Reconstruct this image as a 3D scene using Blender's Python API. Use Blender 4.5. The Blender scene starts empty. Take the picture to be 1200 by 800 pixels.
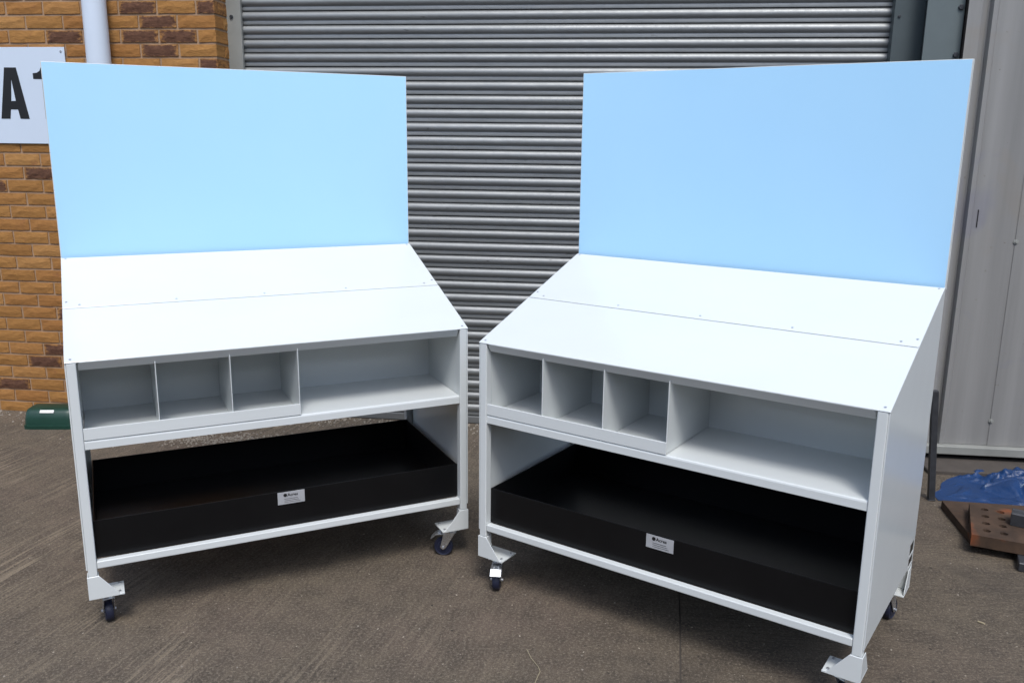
import bpy, bmesh, math, random
from mathutils import Vector, Matrix, noise

# ------------------------------------------------------------------ camera, sky, sun, exposure
scene = bpy.context.scene
col = scene.collection
R = math.radians

PITCH, ROLL, CAM_Z, FPX = 0.22634, -0.01084, 1.68488, 1027.04
cam_data = bpy.data.cameras.new('camera')
cam = bpy.data.objects.new('camera', cam_data)
col.objects.link(cam)
cam_data.sensor_width = 36.0
cam_data.lens = 36.0 * FPX / 1200.0
cam_data.clip_start = 0.05
cam_data.clip_end = 2000.0
right0 = Vector((1, 0, 0))
up0 = Vector((0, math.sin(PITCH), math.cos(PITCH)))
fwd = Vector((0, math.cos(PITCH), -math.sin(PITCH)))
rt = right0 * math.cos(ROLL) - up0 * math.sin(ROLL)
up = right0 * math.sin(ROLL) + up0 * math.cos(ROLL)
cam.matrix_world = Matrix(((rt.x, up.x, -fwd.x, 0), (rt.y, up.y, -fwd.y, 0),
                           (rt.z, up.z, -fwd.z, CAM_Z), (0, 0, 0, 1)))
scene.camera = cam

SUN_EL, SUN_AZ = R(58), R(172)          # compass style: 0 = +Y, clockwise; behind the camera, from the right
world = bpy.data.worlds.new('World')
scene.world = world
world.use_nodes = True
wn = world.node_tree
bg = wn.nodes['Background']
sky = wn.nodes.new('ShaderNodeTexSky')
sky.sky_type = 'NISHITA'
sky.sun_disc = False
sky.sun_elevation = SUN_EL
sky.sun_rotation = SUN_AZ
sky.air_density = 1.0
sky.dust_density = 1.5
sky.ozone_density = 1.0
hs = wn.nodes.new('ShaderNodeHueSaturation')   # overcast: one even desaturation of the whole sky
hs.inputs['Saturation'].default_value = 0.82
wn.links.new(sky.outputs[0], hs.inputs['Color'])
wn.links.new(hs.outputs[0], bg.inputs['Color'])
bg.inputs['Strength'].default_value = 0.14

sun_data = bpy.data.lights.new('sun', 'SUN')
sun_data.energy = 1.4
sun_data.angle = R(16)
sun_data.color = (1.0, 0.985, 0.96)
sun = bpy.data.objects.new('sun', sun_data)
col.objects.link(sun)
sd = Vector((math.sin(SUN_AZ) * math.cos(SUN_EL), math.cos(SUN_AZ) * math.cos(SUN_EL), math.sin(SUN_EL)))
sun.rotation_euler = sd.to_track_quat('Z', 'Y').to_euler()
sun.location = sd * 20

vs = scene.view_settings
vs.view_transform = 'Standard'
vs.look = 'None'
vs.gamma = 1.0
vs.use_curve_mapping = False
vs.exposure = 0.87

# ------------------------------------------------------------------ helpers
random.seed(7)
YW, WYAW = 5.06776, -0.12                # shutter plane


def link(o, parent=None):
    col.objects.link(o)
    if parent is not None:
        o.parent = parent
    return o


def tag(o, label=None, cat=None, group=None, kind=None):
    if label: o['label'] = label
    if cat: o['category'] = cat
    if group: o['group'] = group
    if kind: o['kind'] = kind
    return o


def empty(name, loc, rz=0.0):
    o = bpy.data.objects.new(name, None)
    o.location = loc
    o.rotation_euler = (0, 0, rz)
    o.empty_display_size = 0.1
    return link(o)


def add_box(bm, x0, x1, y0, y1, z0, z1):
    vsx = [bm.verts.new((x, y, z)) for z in (z0, z1) for y in (y0, y1) for x in (x0, x1)]
    for f in ((0, 2, 3, 1), (4, 5, 7, 6), (0, 1, 5, 4), (2, 6, 7, 3), (0, 4, 6, 2), (1, 3, 7, 5)):
        bm.faces.new([vsx[i] for i in f])
    return bm


def add_prism(bm, pts, axis, a, b):
    """pts: 2-D outline; extruded along axis 'x' (pts = y,z), 'y' (pts = x,z) or 'z' (pts = x,y)"""
    def mk(p, t):
        return {'x': (t, p[0], p[1]), 'y': (p[0], t, p[1]), 'z': (p[0], p[1], t)}[axis]
    va = [bm.verts.new(mk(p, a)) for p in pts]
    vb = [bm.verts.new(mk(p, b)) for p in pts]
    n = len(pts)
    bm.faces.new(va)
    bm.faces.new(list(reversed(vb)))
    for i in range(n):
        j = (i + 1) % n
        bm.faces.new((va[i], vb[i], vb[j], va[j]))
    return bm


def add_cyl(bm, c, axis, r, h, n=12, r2=None):
    """cylinder from centre c along axis (unit Vector) by h"""
    axis = Vector(axis).normalized()
    q = axis.to_track_quat('Z', 'Y')
    c = Vector(c)
    r2 = r if r2 is None else r2
    va = [bm.verts.new(c + q @ Vector((r * math.cos(2 * math.pi * i / n), r * math.sin(2 * math.pi * i / n), 0))) for i in range(n)]
    vb = [bm.verts.new(c + q @ Vector((r2 * math.cos(2 * math.pi * i / n), r2 * math.sin(2 * math.pi * i / n), h))) for i in range(n)]
    bm.faces.new(list(reversed(va)))
    bm.faces.new(vb)
    for i in range(n):
        j = (i + 1) % n
        bm.faces.new((va[i], va[j], vb[j], vb[i]))
    return bm


def build(name, bm, m, parent=None, bevel=0.0, seg=2, smooth=False, recalc=True):
    if recalc:
        bmesh.ops.recalc_face_normals(bm, faces=bm.faces)
    if bevel > 0:
        es = [e for e in bm.edges if len(e.link_faces) == 2 and e.calc_face_angle(0) > 0.5]
        bmesh.ops.bevel(bm, geom=es, offset=bevel, segments=seg, affect='EDGES', profile=0.5, clamp_overlap=True)
    me = bpy.data.meshes.new(name)
    bm.to_mesh(me)
    bm.free()
    if m: me.materials.append(m)
    if smooth:
        for p in me.polygons: p.use_smooth = True
        try:
            me.set_sharp_from_angle(angle=R(40))
        except Exception:
            pass
    o = bpy.data.objects.new(name, me)
    return link(o, parent)


def copy_obj(o, parent):
    c = o.copy()
    col.objects.link(c)
    c.parent = parent
    return c


# ------------------------------------------------------------------ materials
class NT:
    def __init__(s, name):
        s.m = bpy.data.materials.new(name)
        s.m.use_nodes = True
        s.t = s.m.node_tree
        s.b = s.t.nodes['Principled BSDF']
        s.tc = s.t.nodes.new('ShaderNodeTexCoord')

    def node(s, typ, **kw):
        n = s.t.nodes.new(typ)
        for k, v in kw.items():
            if k in n.inputs and not hasattr(n, k): n.inputs[k].default_value = v
            else: setattr(n, k, v)
        return n

    def ln(s, a, b): s.t.links.new(a, b)

    def mapping(s, src='Object', scale=(1, 1, 1), rot=(0, 0, 0), loc=(0, 0, 0), vec=None):
        mp = s.t.nodes.new('ShaderNodeMapping')
        mp.inputs['Scale'].default_value = scale
        mp.inputs['Rotation'].default_value = rot
        mp.inputs['Location'].default_value = loc
        s.ln(vec if vec is not None else s.tc.outputs[src], mp.inputs['Vector'])
        return mp.outputs[0]

    def noise(s, vec, scale, detail=4, rough=0.55, dist=0.0, fac=True):
        n = s.t.nodes.new('ShaderNodeTexNoise')
        n.inputs['Scale'].default_value = scale
        n.inputs['Detail'].default_value = detail
        n.inputs['Roughness'].default_value = rough
        n.inputs['Distortion'].default_value = dist
        if vec is not None: s.ln(vec, n.inputs['Vector'])
        return n.outputs[0] if fac else n.outputs[1]

    def ramp(s, fac, stops):
        r = s.t.nodes.new('ShaderNodeValToRGB')
        el = r.color_ramp.elements
        while len(el) < len(stops): el.new(0.5)
        for e, (p, c) in zip(el, stops):
            e.position = p
            e.color = c if len(c) == 4 else (*c, 1)
        s.ln(fac, r.inputs[0])
        return r.outputs[0]

    def g(s, fac, a, b):
        return s.ramp(fac, [(a, (0, 0, 0)), (b, (1, 1, 1))])

    def mix(s, fac, a, b, mode='MIX'):
        n = s.t.nodes.new('ShaderNodeMix')
        n.data_type = 'RGBA'
        n.blend_type = mode
        for v, i in ((fac, 0), (a, 6), (b, 7)):
            if isinstance(v, (int, float)): n.inputs[i].default_value = v
            elif isinstance(v, tuple): n.inputs[i].default_value = (*v, 1) if len(v) == 3 else v
            else: s.ln(v, n.inputs[i])
        return n.outputs[2]

    def math(s, op, a, b=0.0):
        n = s.t.nodes.new('ShaderNodeMath')
        n.operation = op
        for v, i in ((a, 0), (b, 1)):
            if isinstance(v, (int, float)): n.inputs[i].default_value = v
            else: s.ln(v, n.inputs[i])
        return n.outputs[0]

    def bump(s, h, strength=0.3, dist=0.002, normal=None):
        n = s.t.nodes.new('ShaderNodeBump')
        n.inputs['Strength'].default_value = strength
        n.inputs['Distance'].default_value = dist
        s.ln(h, n.inputs['Height'])
        if normal is not None: s.ln(normal, n.inputs['Normal'])
        s.ln(n.outputs[0], s.b.inputs['Normal'])
        return n.outputs[0]

    def set(s, color=None, rough=None, metal=None, spec=None, coat=None):
        for key, v in (('Base Color', color), ('Roughness', rough), ('Metallic', metal), ('Specular IOR Level', spec), ('Coat Weight', coat)):
            if v is None: continue
            if isinstance(v, tuple): s.b.inputs[key].default_value = (*v, 1) if len(v) == 3 else v
            elif isinstance(v, (int, float)): s.b.inputs[key].default_value = v
            else: s.ln(v, s.b.inputs[key])
        return s.m


def plain(name, color, rough=0.5, metal=0.0, var=0.08, scale=9.0, bump=0.0, spec=None):
    n = NT(name)
    nz = n.noise(n.tc.outputs['Object'], scale, 5, 0.6)
    c = n.mix(nz, tuple(x * (1 - var) for x in color), tuple(min(1, x * (1 + var)) for x in color))
    r = n.math('ADD', n.math('MULTIPLY', nz, 0.16), rough - 0.08)
    if bump: n.bump(n.noise(n.tc.outputs['Object'], scale * 30, 3), bump, 0.001)
    return n.set(color=c, rough=r, metal=metal, spec=spec)


def mat_paint():
    n = NT('white_powder_coat')
    o = n.tc.outputs['Object']
    sm = n.noise(n.mapping(scale=(2.2, 2.2, 7.0)), 1.0, 6, 0.6)
    spk = n.noise(o, 140, 2, 0.5)
    c = n.mix(n.g(sm, 0.35, 0.85), (0.612, 0.642, 0.640), (0.585, 0.614, 0.610))
    c = n.mix(n.g(spk, 0.76, 0.82), c, (0.55, 0.55, 0.54))
    n.bump(n.math('ADD', n.math('MULTIPLY', n.noise(o, 420, 2, 0.5), 0.06), n.math('MULTIPLY', n.noise(o, 2.6, 2, 0.5), 2.2)), 0.22, 0.0035)
    return n.set(color=c, rough=n.math('ADD', n.math('MULTIPLY', sm, 0.06), 0.15), spec=0.5)


def mat_film():
    n = NT('pale_blue_board_film')
    o = n.tc.outputs['Object']
    nz = n.noise(n.mapping(scale=(1.0, 1.0, 0.6)), 2.3, 5, 0.6)
    c = n.mix(nz, (0.395, 0.680, 0.93), (0.435, 0.710, 0.945))
    n.bump(n.noise(o, 2.2, 3, 0.5), 0.16, 0.006)
    return n.set(color=c, rough=n.math('ADD', n.math('MULTIPLY', nz, 0.15), 0.24), spec=0.55)


def mat_black():
    n = NT('black_plastic')
    nz = n.noise(n.tc.outputs['Object'], 5, 5, 0.6)
    c = n.mix(nz, (0.003, 0.003, 0.0035), (0.006, 0.006, 0.0065))
    n.bump(n.noise(n.tc.outputs['Object'], 300, 2), 0.08, 0.0006)
    return n.set(color=c, rough=n.math('ADD', n.math('MULTIPLY', nz, 0.12), 0.26), spec=0.22)


def mat_shutter():
    n = NT('galvanised_shutter_steel')
    o = n.tc.outputs['Object']
    inf = n.node('ShaderNodeObjectInfo')
    # every slat looks up its own stretch of the streaks
    comb = n.node('ShaderNodeCombineXYZ')
    n.ln(n.math('MULTIPLY', inf.outputs['Random'], 37.0), comb.inputs[1])
    add = n.node('ShaderNodeVectorMath', operation='ADD')
    n.ln(o, add.inputs[0]); n.ln(comb.outputs[0], add.inputs[1])
    v = add.outputs[0]
    st = n.noise(n.mapping(vec=v, scale=(1.3, 1, 22)), 2.0, 6, 0.65)
    fl = n.noise(n.mapping(vec=v, scale=(1, 1, 1)), 55, 4, 0.7)
    sp = n.noise(n.mapping(vec=v, scale=(1, 1, 3.0)), 11, 3, 0.5)
    c = n.mix(st, (0.215, 0.225, 0.228), (0.315, 0.325, 0.325))
    c = n.mix(n.g(sp, 0.70, 0.80), c, (0.12, 0.12, 0.12))
    tint = n.mix(inf.outputs['Random'], (0.88, 0.88, 0.88), (1, 1, 1))
    c = n.mix(1.0, c, tint, 'MULTIPLY')
    h = n.math('ADD', n.math('MULTIPLY', n.noise(n.mapping(vec=v, scale=(1, 1, 2)), 5.0, 2), 1.6), n.math('MULTIPLY', fl, 0.12))
    n.bump(h, 0.35, 0.006)
    return n.set(color=c, rough=n.math('ADD', n.math('MULTIPLY', fl, 0.28), 0.38), metal=0.65)


def mat_brick(name, dark):
    n = NT(name)
    o = n.tc.outputs['Object']
    inf = n.node('ShaderNodeObjectInfo')
    comb = n.node('ShaderNodeCombineXYZ')
    for i, k in enumerate((53.0, 91.0, 17.0)):
        n.ln(n.math('MULTIPLY', inf.outputs['Random'], k), comb.inputs[i])
    add = n.node('ShaderNodeVectorMath', operation='ADD')
    n.ln(o, add.inputs[0]); n.ln(comb.outputs[0], add.inputs[1])
    v = add.outputs[0]
    gr = n.noise(n.mapping(vec=v, scale=(1, 1, 1.8)), 38, 6, 0.7)
    bl = n.noise(v, 9, 4, 0.6)
    base = n.ramp(inf.outputs['Random'], [(0.0, (0.30, 0.145, 0.043)), (0.35, (0.385, 0.195, 0.060)), (0.7, (0.335, 0.155, 0.048)), (1.0, (0.42, 0.222, 0.076))])
    c = n.mix(n.g(gr, 0.30, 0.75), n.mix(0.45, base, (0.16, 0.07, 0.025)), base)
    c = n.mix(n.g(bl, 0.62, 0.85), c, (0.21, 0.085, 0.04))
    if dark:
        sep = n.node('ShaderNodeSeparateXYZ')
        n.ln(n.tc.outputs['Generated'], sep.inputs[0])
        dx = n.math('ABSOLUTE', n.math('SUBTRACT', sep.outputs[0], 0.5))
        dz = n.math('ABSOLUTE', n.math('SUBTRACT', sep.outputs[2], 0.46))
        e = n.math('MAXIMUM', dx, dz)
        e = n.math('ADD', e, n.math('MULTIPLY', n.math('SUBTRACT', gr, 0.5), 0.55))
        c = n.mix(n.g(e, 0.40, 0.53), n.mix(n.g(gr, 0.3, 0.7), (0.065, 0.030, 0.020), (0.150, 0.075, 0.045)), c)
    h = n.math('ADD', gr, n.math('MULTIPLY', n.noise(n.mapping(vec=v, scale=(1, 1, 2.5)), 22, 3), 1.3))
    n.bump(h, 0.6, 0.0045)
    return n.set(color=c, rough=0.9, spec=0.2)


def mat_concrete(name, ang, tint=0.82):
    n = NT(name)
    o = n.tc.outputs['Object']
    al = n.mapping(rot=(0, 0, -ang))
    wob = n.noise(o, 2.2, 3, 0.6, fac=False)
    va = n.node('ShaderNodeVectorMath', operation='MULTIPLY_ADD')
    n.ln(wob, va.inputs[0]); va.inputs[1].default_value = (0.05, 0.03, 0.0); n.ln(al, va.inputs[2])
    alw = va.outputs[0]
    ridge = n.noise(n.mapping(vec=alw, scale=(1.3, 24, 1)), 1.0, 4, 0.6, 0.1)
    ridge2 = n.noise(n.mapping(vec=alw, scale=(2.6, 64, 1)), 1.0, 3, 0.6, 0.05)
    big = n.noise(o, 0.9, 5, 0.6, 0.4)
    mid = n.noise(o, 7.0, 8, 0.72)
    fine = n.noise(o, 95, 5, 0.8)
    agg = n.noise(o, 210, 3, 0.7)
    spk = n.noise(o, 62, 2, 0.5)
    c = n.mix(n.g(big, 0.32, 0.70), tuple(tint * x for x in (0.108, 0.086, 0.062)), tuple(tint * x for x in (0.160, 0.128, 0.092)))
    c = n.mix(n.math('MULTIPLY', n.g(n.noise(n.mapping(loc=(9, 2, 0)), 1.3, 4, 0.6), 0.45, 0.7), 0.5), c, tuple(tint * x for x in (0.150, 0.105, 0.088)))
    c = n.mix(n.math('MULTIPLY', n.g(mid, 0.42, 0.60), 0.68), c, tuple(tint * x for x in (0.062, 0.050, 0.040)))
    patch = n.g(n.noise(o, 1.5, 4, 0.6, 0.6), 0.42, 0.62)
    grp = n.g(n.noise(n.mapping(vec=al, scale=(0.5, 3.2, 1)), 1.0, 2, 0.5), 0.40, 0.62)
    sx = n.node('ShaderNodeSeparateXYZ'); n.ln(o, sx.inputs[0])
    wear = n.ramp(n.math('MULTIPLY', n.math('ADD', sx.outputs[0], n.math('MULTIPLY', big, 0.9)), -1.0), [(0.10, (0.22, 0.22, 0.22)), (0.75, (1, 1, 1))])
    msk = n.math('MULTIPLY', n.math('ADD', n.math('MULTIPLY', n.math('MULTIPLY', patch, grp), 0.95), 0.13), wear)
    c = n.mix(n.math('MULTIPLY', n.g(ridge, 0.52, 0.66), n.math('MULTIPLY', msk, 0.35)), c, tuple(tint * x for x in (0.33, 0.265, 0.185)))
    c = n.mix(n.math('MULTIPLY', n.g(ridge2, 0.50, 0.60), msk), c, tuple(tint * x for x in (0.34, 0.275, 0.195)))
    c = n.mix(n.math('MULTIPLY', n.ramp(ridge2, [(0.36, (1, 1, 1)), (0.48, (0, 0, 0))]), n.math('ADD', n.math('MULTIPLY', msk, 0.75), 0.10)), c, tuple(tint * x for x in (0.058, 0.046, 0.036)))
    c = n.mix(n.math('MULTIPLY', n.g(fine, 0.48, 0.62), 0.80), c, tuple(tint * x for x in (0.275, 0.228, 0.172)))
    c = n.mix(n.math('MULTIPLY', n.g(agg, 0.50, 0.62), 0.70), c, tuple(tint * x for x in (0.056, 0.046, 0.037)))
    c = n.mix(n.g(n.noise(n.mapping(loc=(4, 4, 1)), 48, 2, 0.5), 0.70, 0.73), c, (0.032, 0.027, 0.023))
    c = n.mix(n.g(spk, 0.725, 0.75), c, (0.42, 0.37, 0.30))
    # a few oily stains and tide marks of their own shape
    stain = n.noise(n.mapping(loc=(3.1, 1.7, 0)), 1.35, 3, 0.5, 0.8)
    c = n.mix(n.math('MULTIPLY', n.g(stain, 0.62, 0.72), 0.30), c, (0.030, 0.026, 0.024))
    h = n.math('ADD', n.math('MULTIPLY', ridge, 1.2), n.math('ADD', n.math('MULTIPLY', ridge2, 0.5), n.math('MULTIPLY', fine, 0.55)))
    n.bump(h, 0.7, 0.008)
    return n.set(color=c, rough=n.math('ADD', n.math('MULTIPLY', mid, 0.25), 0.66), spec=0.3)


def mat_cladding():
    n = NT('pale_grey_cladding_steel')
    o = n.tc.outputs['Object']
    run = n.noise(n.mapping(scale=(9, 9, 0.35)), 1.0, 6, 0.6)
    bl = n.noise(o, 1.6, 4, 0.6, 0.5)
    c = n.mix(n.g(run, 0.35, 0.75), (0.255, 0.252, 0.243), (0.180, 0.178, 0.172))
    c = n.mix(n.math('MULTIPLY', n.g(bl, 0.55, 0.72), 0.35), c, (0.24, 0.19, 0.13))
    c = n.mix(n.math('MULTIPLY', n.g(n.noise(n.mapping(loc=(1.3, 0, 0.4)), 2.4, 3, 0.5, 0.7), 0.60, 0.74), 0.5), c, (0.17, 0.17, 0.22))
    c = n.mix(n.g(n.noise(o, 33, 3, 0.6), 0.70, 0.78), c, (0.16, 0.14, 0.12))
    n.bump(n.noise(o, 3.0, 2), 0.15, 0.01)
    return n.set(color=c, rough=0.45, spec=0.4)


def mat_rust():
    n = NT('rusty_steel')
    o = n.tc.outputs['Object']
    a = n.noise(o, 9, 6, 0.65, 0.4)
    b = n.noise(o, 60, 4, 0.7)
    c = n.mix(n.g(a, 0.35, 0.7), (0.040, 0.026, 0.018), (0.082, 0.050, 0.032))
    c = n.mix(n.g(n.noise(n.mapping(loc=(0.13, 0.22, 0)), 4.3, 3, 0.5), 0.60, 0.74), c, (0.30, 0.072, 0.016))
    c = n.mix(n.g(b, 0.6, 0.8), c, (0.05, 0.03, 0.022))
    n.bump(b, 0.5, 0.002)
    return n.set(color=c, rough=0.8, spec=0.3)


def mat_tarp():
    n = NT('blue_tarpaulin')
    o = n.tc.outputs['Object']
    a = n.noise(o, 6, 5, 0.65)
    c = n.mix(a, (0.002, 0.020, 0.072), (0.005, 0.042, 0.15))
    c = n.mix(n.g(n.noise(o, 14, 4, 0.6), 0.66, 0.72), c, (0.30, 0.38, 0.46))  # pale flecks painted on as highlights
    n.bump(n.noise(o, 35, 4, 0.6, 0.6), 0.5, 0.008)
    return n.set(color=c, rough=0.40, spec=0.45)


M_PAINT = mat_paint()
M_FILM = mat_film()
M_BLACK = mat_black()
M_SHUT = mat_shutter()
M_BRICK = mat_brick('tan_rustic_brick', False)
M_BRICKD = mat_brick('burnt_brown_brick', True)
M_MORTAR = plain('mortar', (0.33, 0.22, 0.14), 0.95, var=0.3, scale=14, bump=0.5)
M_SLAB_L = mat_concrete('tamped_concrete_lengthways', R(74))
M_SLAB_R = mat_concrete('tamped_concrete_crossways', R(-4), 0.72)
M_GROUND = mat_concrete('yard_concrete', R(20))
M_CLAD = mat_cladding()
M_RUST = mat_rust()
M_TARP = mat_tarp()
M_JAMB = plain('weathered_grey_steel', (0.26, 0.265, 0.245), 0.5, 0.1, 0.22, 7, 0.2)
M_GREENGREY = plain('grey_green_steel', (0.065, 0.082, 0.086), 0.45, 0.1, 0.18, 5, 0.1)
M_COLUMN = plain('pale_green_grey_steel', (0.115, 0.140, 0.142), 0.45, 0.1, 0.15, 5, 0.1)
M_PVC = plain('white_upvc', (0.58, 0.65, 0.74), 0.35, 0.0, 0.06, 4)
M_SIGN = plain('white_sign_sheet', (0.56, 0.64, 0.74), 0.35, 0.0, 0.04, 4)
M_INK = plain('black_ink', (0.008, 0.008, 0.009), 0.45, 0.0, 0.1, 8)
M_GREEN = plain('dark_green_plastic', (0.007, 0.040, 0.027), 0.42, 0.0, 0.25, 12, 0.2)
M_WHITELABEL = plain('white_sticker', (0.78, 0.78, 0.76), 0.5, 0.0, 0.08, 30)
M_SILVER = plain('silver_label', (0.42, 0.43, 0.45), 0.42, 0.2, 0.12, 40)
M_ZINC = plain('zinc_plate', (0.62, 0.64, 0.66), 0.28, 0.9, 0.12, 30)
M_DARKSTEEL = plain('dark_scuffed_steel', (0.045, 0.048, 0.055), 0.45, 0.3, 0.5, 25, 0.3)
M_RUBBER = plain('navy_rubber', (0.009, 0.012, 0.032), 0.5, 0.0, 0.2, 30)
M_SCREW = plain('screw_steel', (0.45, 0.46, 0.48), 0.35, 0.7, 0.1, 60)
M_STONE = plain('pale_grit', (0.25, 0.22, 0.18), 0.9, 0.0, 0.45, 14)
M_STRAW = plain('dry_straw', (0.34, 0.29, 0.19), 0.8, 0.0, 0.2, 40)
M_YELLOW = plain('faded_yellow_vinyl', (0.55, 0.42, 0.06), 0.6, 0.0, 0.2, 20)
M_BRICKFAR = plain('dark_red_brickwork', (0.11, 0.06, 0.045), 0.9, 0.0, 0.35, 3, 0.3)
M_WARE = plain('dark_green_sheeting', (0.045, 0.055, 0.055), 0.5, 0.0, 0.2, 1.0)
M_PLINTH = plain('dark_plinth_concrete', (0.060, 0.050, 0.042), 0.9, 0.0, 0.4, 9, 0.5)  # plain dark tone for wall core, kerb and joint filler

# ------------------------------------------------------------------ ground
bm = bmesh.new()
S = 400
for q in ((-S, -S), (S, -S), (S, S), (-S, S)): bm.verts.new((q[0], q[1], -0.035))
bm.faces.new(bm.verts[:] if False else list(bm.verts))
ground = build('ground', bm, M_GROUND)
tag(ground, 'brown grey concrete yard ground', 'ground', kind='structure')

# two cast slabs with an open joint between them; the joint runs away from the camera
J0 = Vector((0.58, 2.65)); JD = Vector((math.cos(R(80)), math.sin(R(80))))


def jx(y): return J0.x + (y - J0.y) / JD.y * JD.x


def slab(name, side, m, label):
    bm = bmesh.new()
    g = 0.0028
    n = 60
    ys = [-9 + i * (15.5 / n) for i in range(n + 1)]
    top, = [[]]
    for y in ys:
        e = jx(y) + side * (g + 0.0022 * noise.noise(Vector((0.0, y * 9, side * 3.0))) + 0.004 * side * noise.noise(Vector((0.0, y * 3, 1.0))))
        top.append((bm.verts.new((e, y, 0)), bm.verts.new((side * 11.0, y, 0)),
                    bm.verts.new((e, y, -0.033)), bm.verts.new((side * 11.0, y, -0.033))))
    for a, b in zip(top, top[1:]):
        bm.faces.new((a[0], a[1], b[1], b[0]))
        bm.faces.new((a[0], b[0], b[2], a[2]))
        bm.faces.new((a[1], b[1], b[3], a[3]))
    bm.faces.new((top[0][0], top[0][1], top[0][3], top[0][2]))
    o = build(name, bm, m)
    return tag(o, label, 'slab', kind='structure')


bm = bmesh.new()
va_ = []
for i in range(61):
    y = -9 + i * (15.5 / 60)
    va_.append((bm.verts.new((jx(y) - 0.03, y, -0.0035)), bm.verts.new((jx(y) + 0.03, y, -0.0035))))
for a, b in zip(va_, va_[1:]): bm.faces.new((a[0], a[1], b[1], b[0]))
tag(build('joint_filler', bm, M_PLINTH), 'dirt filling the joint between the concrete slabs', 'joint', kind='structure')
slab('concrete_slab', -1, M_SLAB_L, 'brown concrete slab with tamping ridges running away from the camera')
slab('concrete_slab', 1, M_SLAB_R, 'brown concrete slab on the right with ridges running crosswise')

# ------------------------------------------------------------------ brick wall (local frame: x along wall, -y towards the yard)
CO = 0.0757; ZPH = -0.012; SC = -1.633; OFF = 0.20
wall = empty('brick_wall', (0, YW, 0), WYAW)
tag(wall, 'tan rustic brick wall with burnt brown bricks left of the roller shutter', 'wall')
bm = bmesh.new()
add_box(bm, -7.5, SC - 0.006, -OFF + 0.007, 0.12, -0.1, 4.2)
build('mortar_bed', bm, M_MORTAR, wall)


def brick_mesh(name, L, H, D, seed, m, both=False):
    """front is a 5 x 3 uneven grid, sides run back by D; origin at the front face centre"""
    rnd = random.Random(seed)
    bm = bmesh.new()
    nx, nz = 5, 3
    gv = []
    for j in range(nz):
        row = []
        for i in range(nx):
            edge = i in (0, nx - 1) or j in (0, nz - 1)
            x = -L / 2 + L * i / (nx - 1) + (0 if i in (0, nx - 1) else rnd.uniform(-.008, .008))
            z = -H / 2 + H * j / (nz - 1) + (0 if j in (0, nz - 1) else rnd.uniform(-.006, .006))
            if edge:
                x += rnd.uniform(-.0015, .0015); z += rnd.uniform(-.0015, .0015)
            y = rnd.uniform(0, .003) if edge else -rnd.uniform(.0005, .0035)
            row.append(bm.verts.new((x, y, z)))
        gv.append(row)
    for j in range(nz - 1):
        for i in range(nx - 1):
            bm.faces.new((gv[j][i], gv[j][i + 1], gv[j + 1][i + 1], gv[j + 1][i]))
    per = gv[0][:] + [gv[j][-1] for j in range(1, nz)] + gv[-1][-2::-1] + [gv[j][0] for j in range(nz - 2, 0, -1)]
    back = [bm.verts.new((v.co.x, D, v.co.z)) for v in per]
    n = len(per)
    for i in range(n):
        j = (i + 1) % n
        bm.faces.new((per[i], back[i], back[j], per[j]))
    bmesh.ops.recalc_face_normals(bm, faces=bm.faces)
    me = bpy.data.meshes.new(name)
    bm.to_mesh(me); bm.free()
    me.materials.append(m)
    return me


HB = CO - 0.0125
full = [brick_mesh('brick', 0.2125, HB, 0.1025, k, M_BRICK) for k in range(5)]
half = [brick_mesh('brick', 0.100, HB, 0.215, 20 + k, M_BRICK) for k in range(3)]
fulld = [brick_mesh('brick', 0.2125, HB, 0.1025, 40 + k, M_BRICKD) for k in range(3)]
halfd = [brick_mesh('brick', 0.100, HB, 0.215, 50 + k, M_BRICKD) for k in range(2)]
# burnt bricks at the places where the photograph shows them: (s, z) on the wall face
DARK = [(-2.02, 2.37), (-1.905, 2.30), (-2.01, 2.223), (-1.83, 2.223), (-1.92, 2.145), (-2.58, 2.255),
        (-2.75, 1.46), (-3.05, 1.39), (-2.72, 0.66), (-2.84, 0.33), (-3.00, 0.185), (-2.78, 0.40),
        (-1.69, 2.37), (-1.68, 2.07), (-2.40, 1.95), (-2.1, 1.5), (-2.3, 0.9), (-1.9, 0.75), (-2.05, 1.15), (-3.25, 1.05), (-3.3, 1.9)]
rb = random.Random(3)
SLEFT = -3.42; ZTOP = 2.50
rest = []
nb = 0
for k in range(0, 56):
    zc = ZPH + k * CO + CO / 2 - 0.0
    if zc > 4.15: break
    odd = k % 2
    s = SC
    first = True
    while s > -7.4:
        if first and odd == 1:
            L = 0.1025
        else:
            L = 0.215
        c = s - L / 2
        if zc < ZTOP and c > SLEFT:
            dk = any(abs(c - a) < 0.113 * (L / 0.215) and abs(zc - b) < CO / 2 for a, b in DARK)
            if L < 0.2: me = rb.choice(halfd if dk else half)
            else: me = rb.choice(fulld if dk else full)
            o = bpy.data.objects.new('brick', me)
            o.location = (c, -OFF, zc)
            link(o, wall)
            nb += 1
            if first and odd == 0 and nb < 298:      # second brick of the return
                o = bpy.data.objects.new('brick', rb.choice(half))
                o.location = (SC, -OFF + 0.1125 + 0.05, zc)
                o.rotation_euler = (0, 0, R(90))
                link(o, wall); nb += 1
        else:
            rest.append((c, zc, L))
            if first: rest.append((SC - 0.051, zc, 0.1025, 1))
        s -= L + 0.010
        first = False
bm = bmesh.new()
for q in rest:
    c, zc, L = q[0], q[1], q[2]
    d = rb.uniform(0, .005)
    if len(q) > 3: add_box(bm, c - L / 2, c + L / 2, -OFF + 0.1125, -0.0, zc - HB / 2, zc + HB / 2)
    else: add_box(bm, c - L / 2, c + L / 2, -OFF - d, -OFF + 0.10, zc - HB / 2, zc + HB / 2)
o = build('far_brickwork', bm, M_BRICK, wall)
tag(o, kind='stuff')

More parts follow.
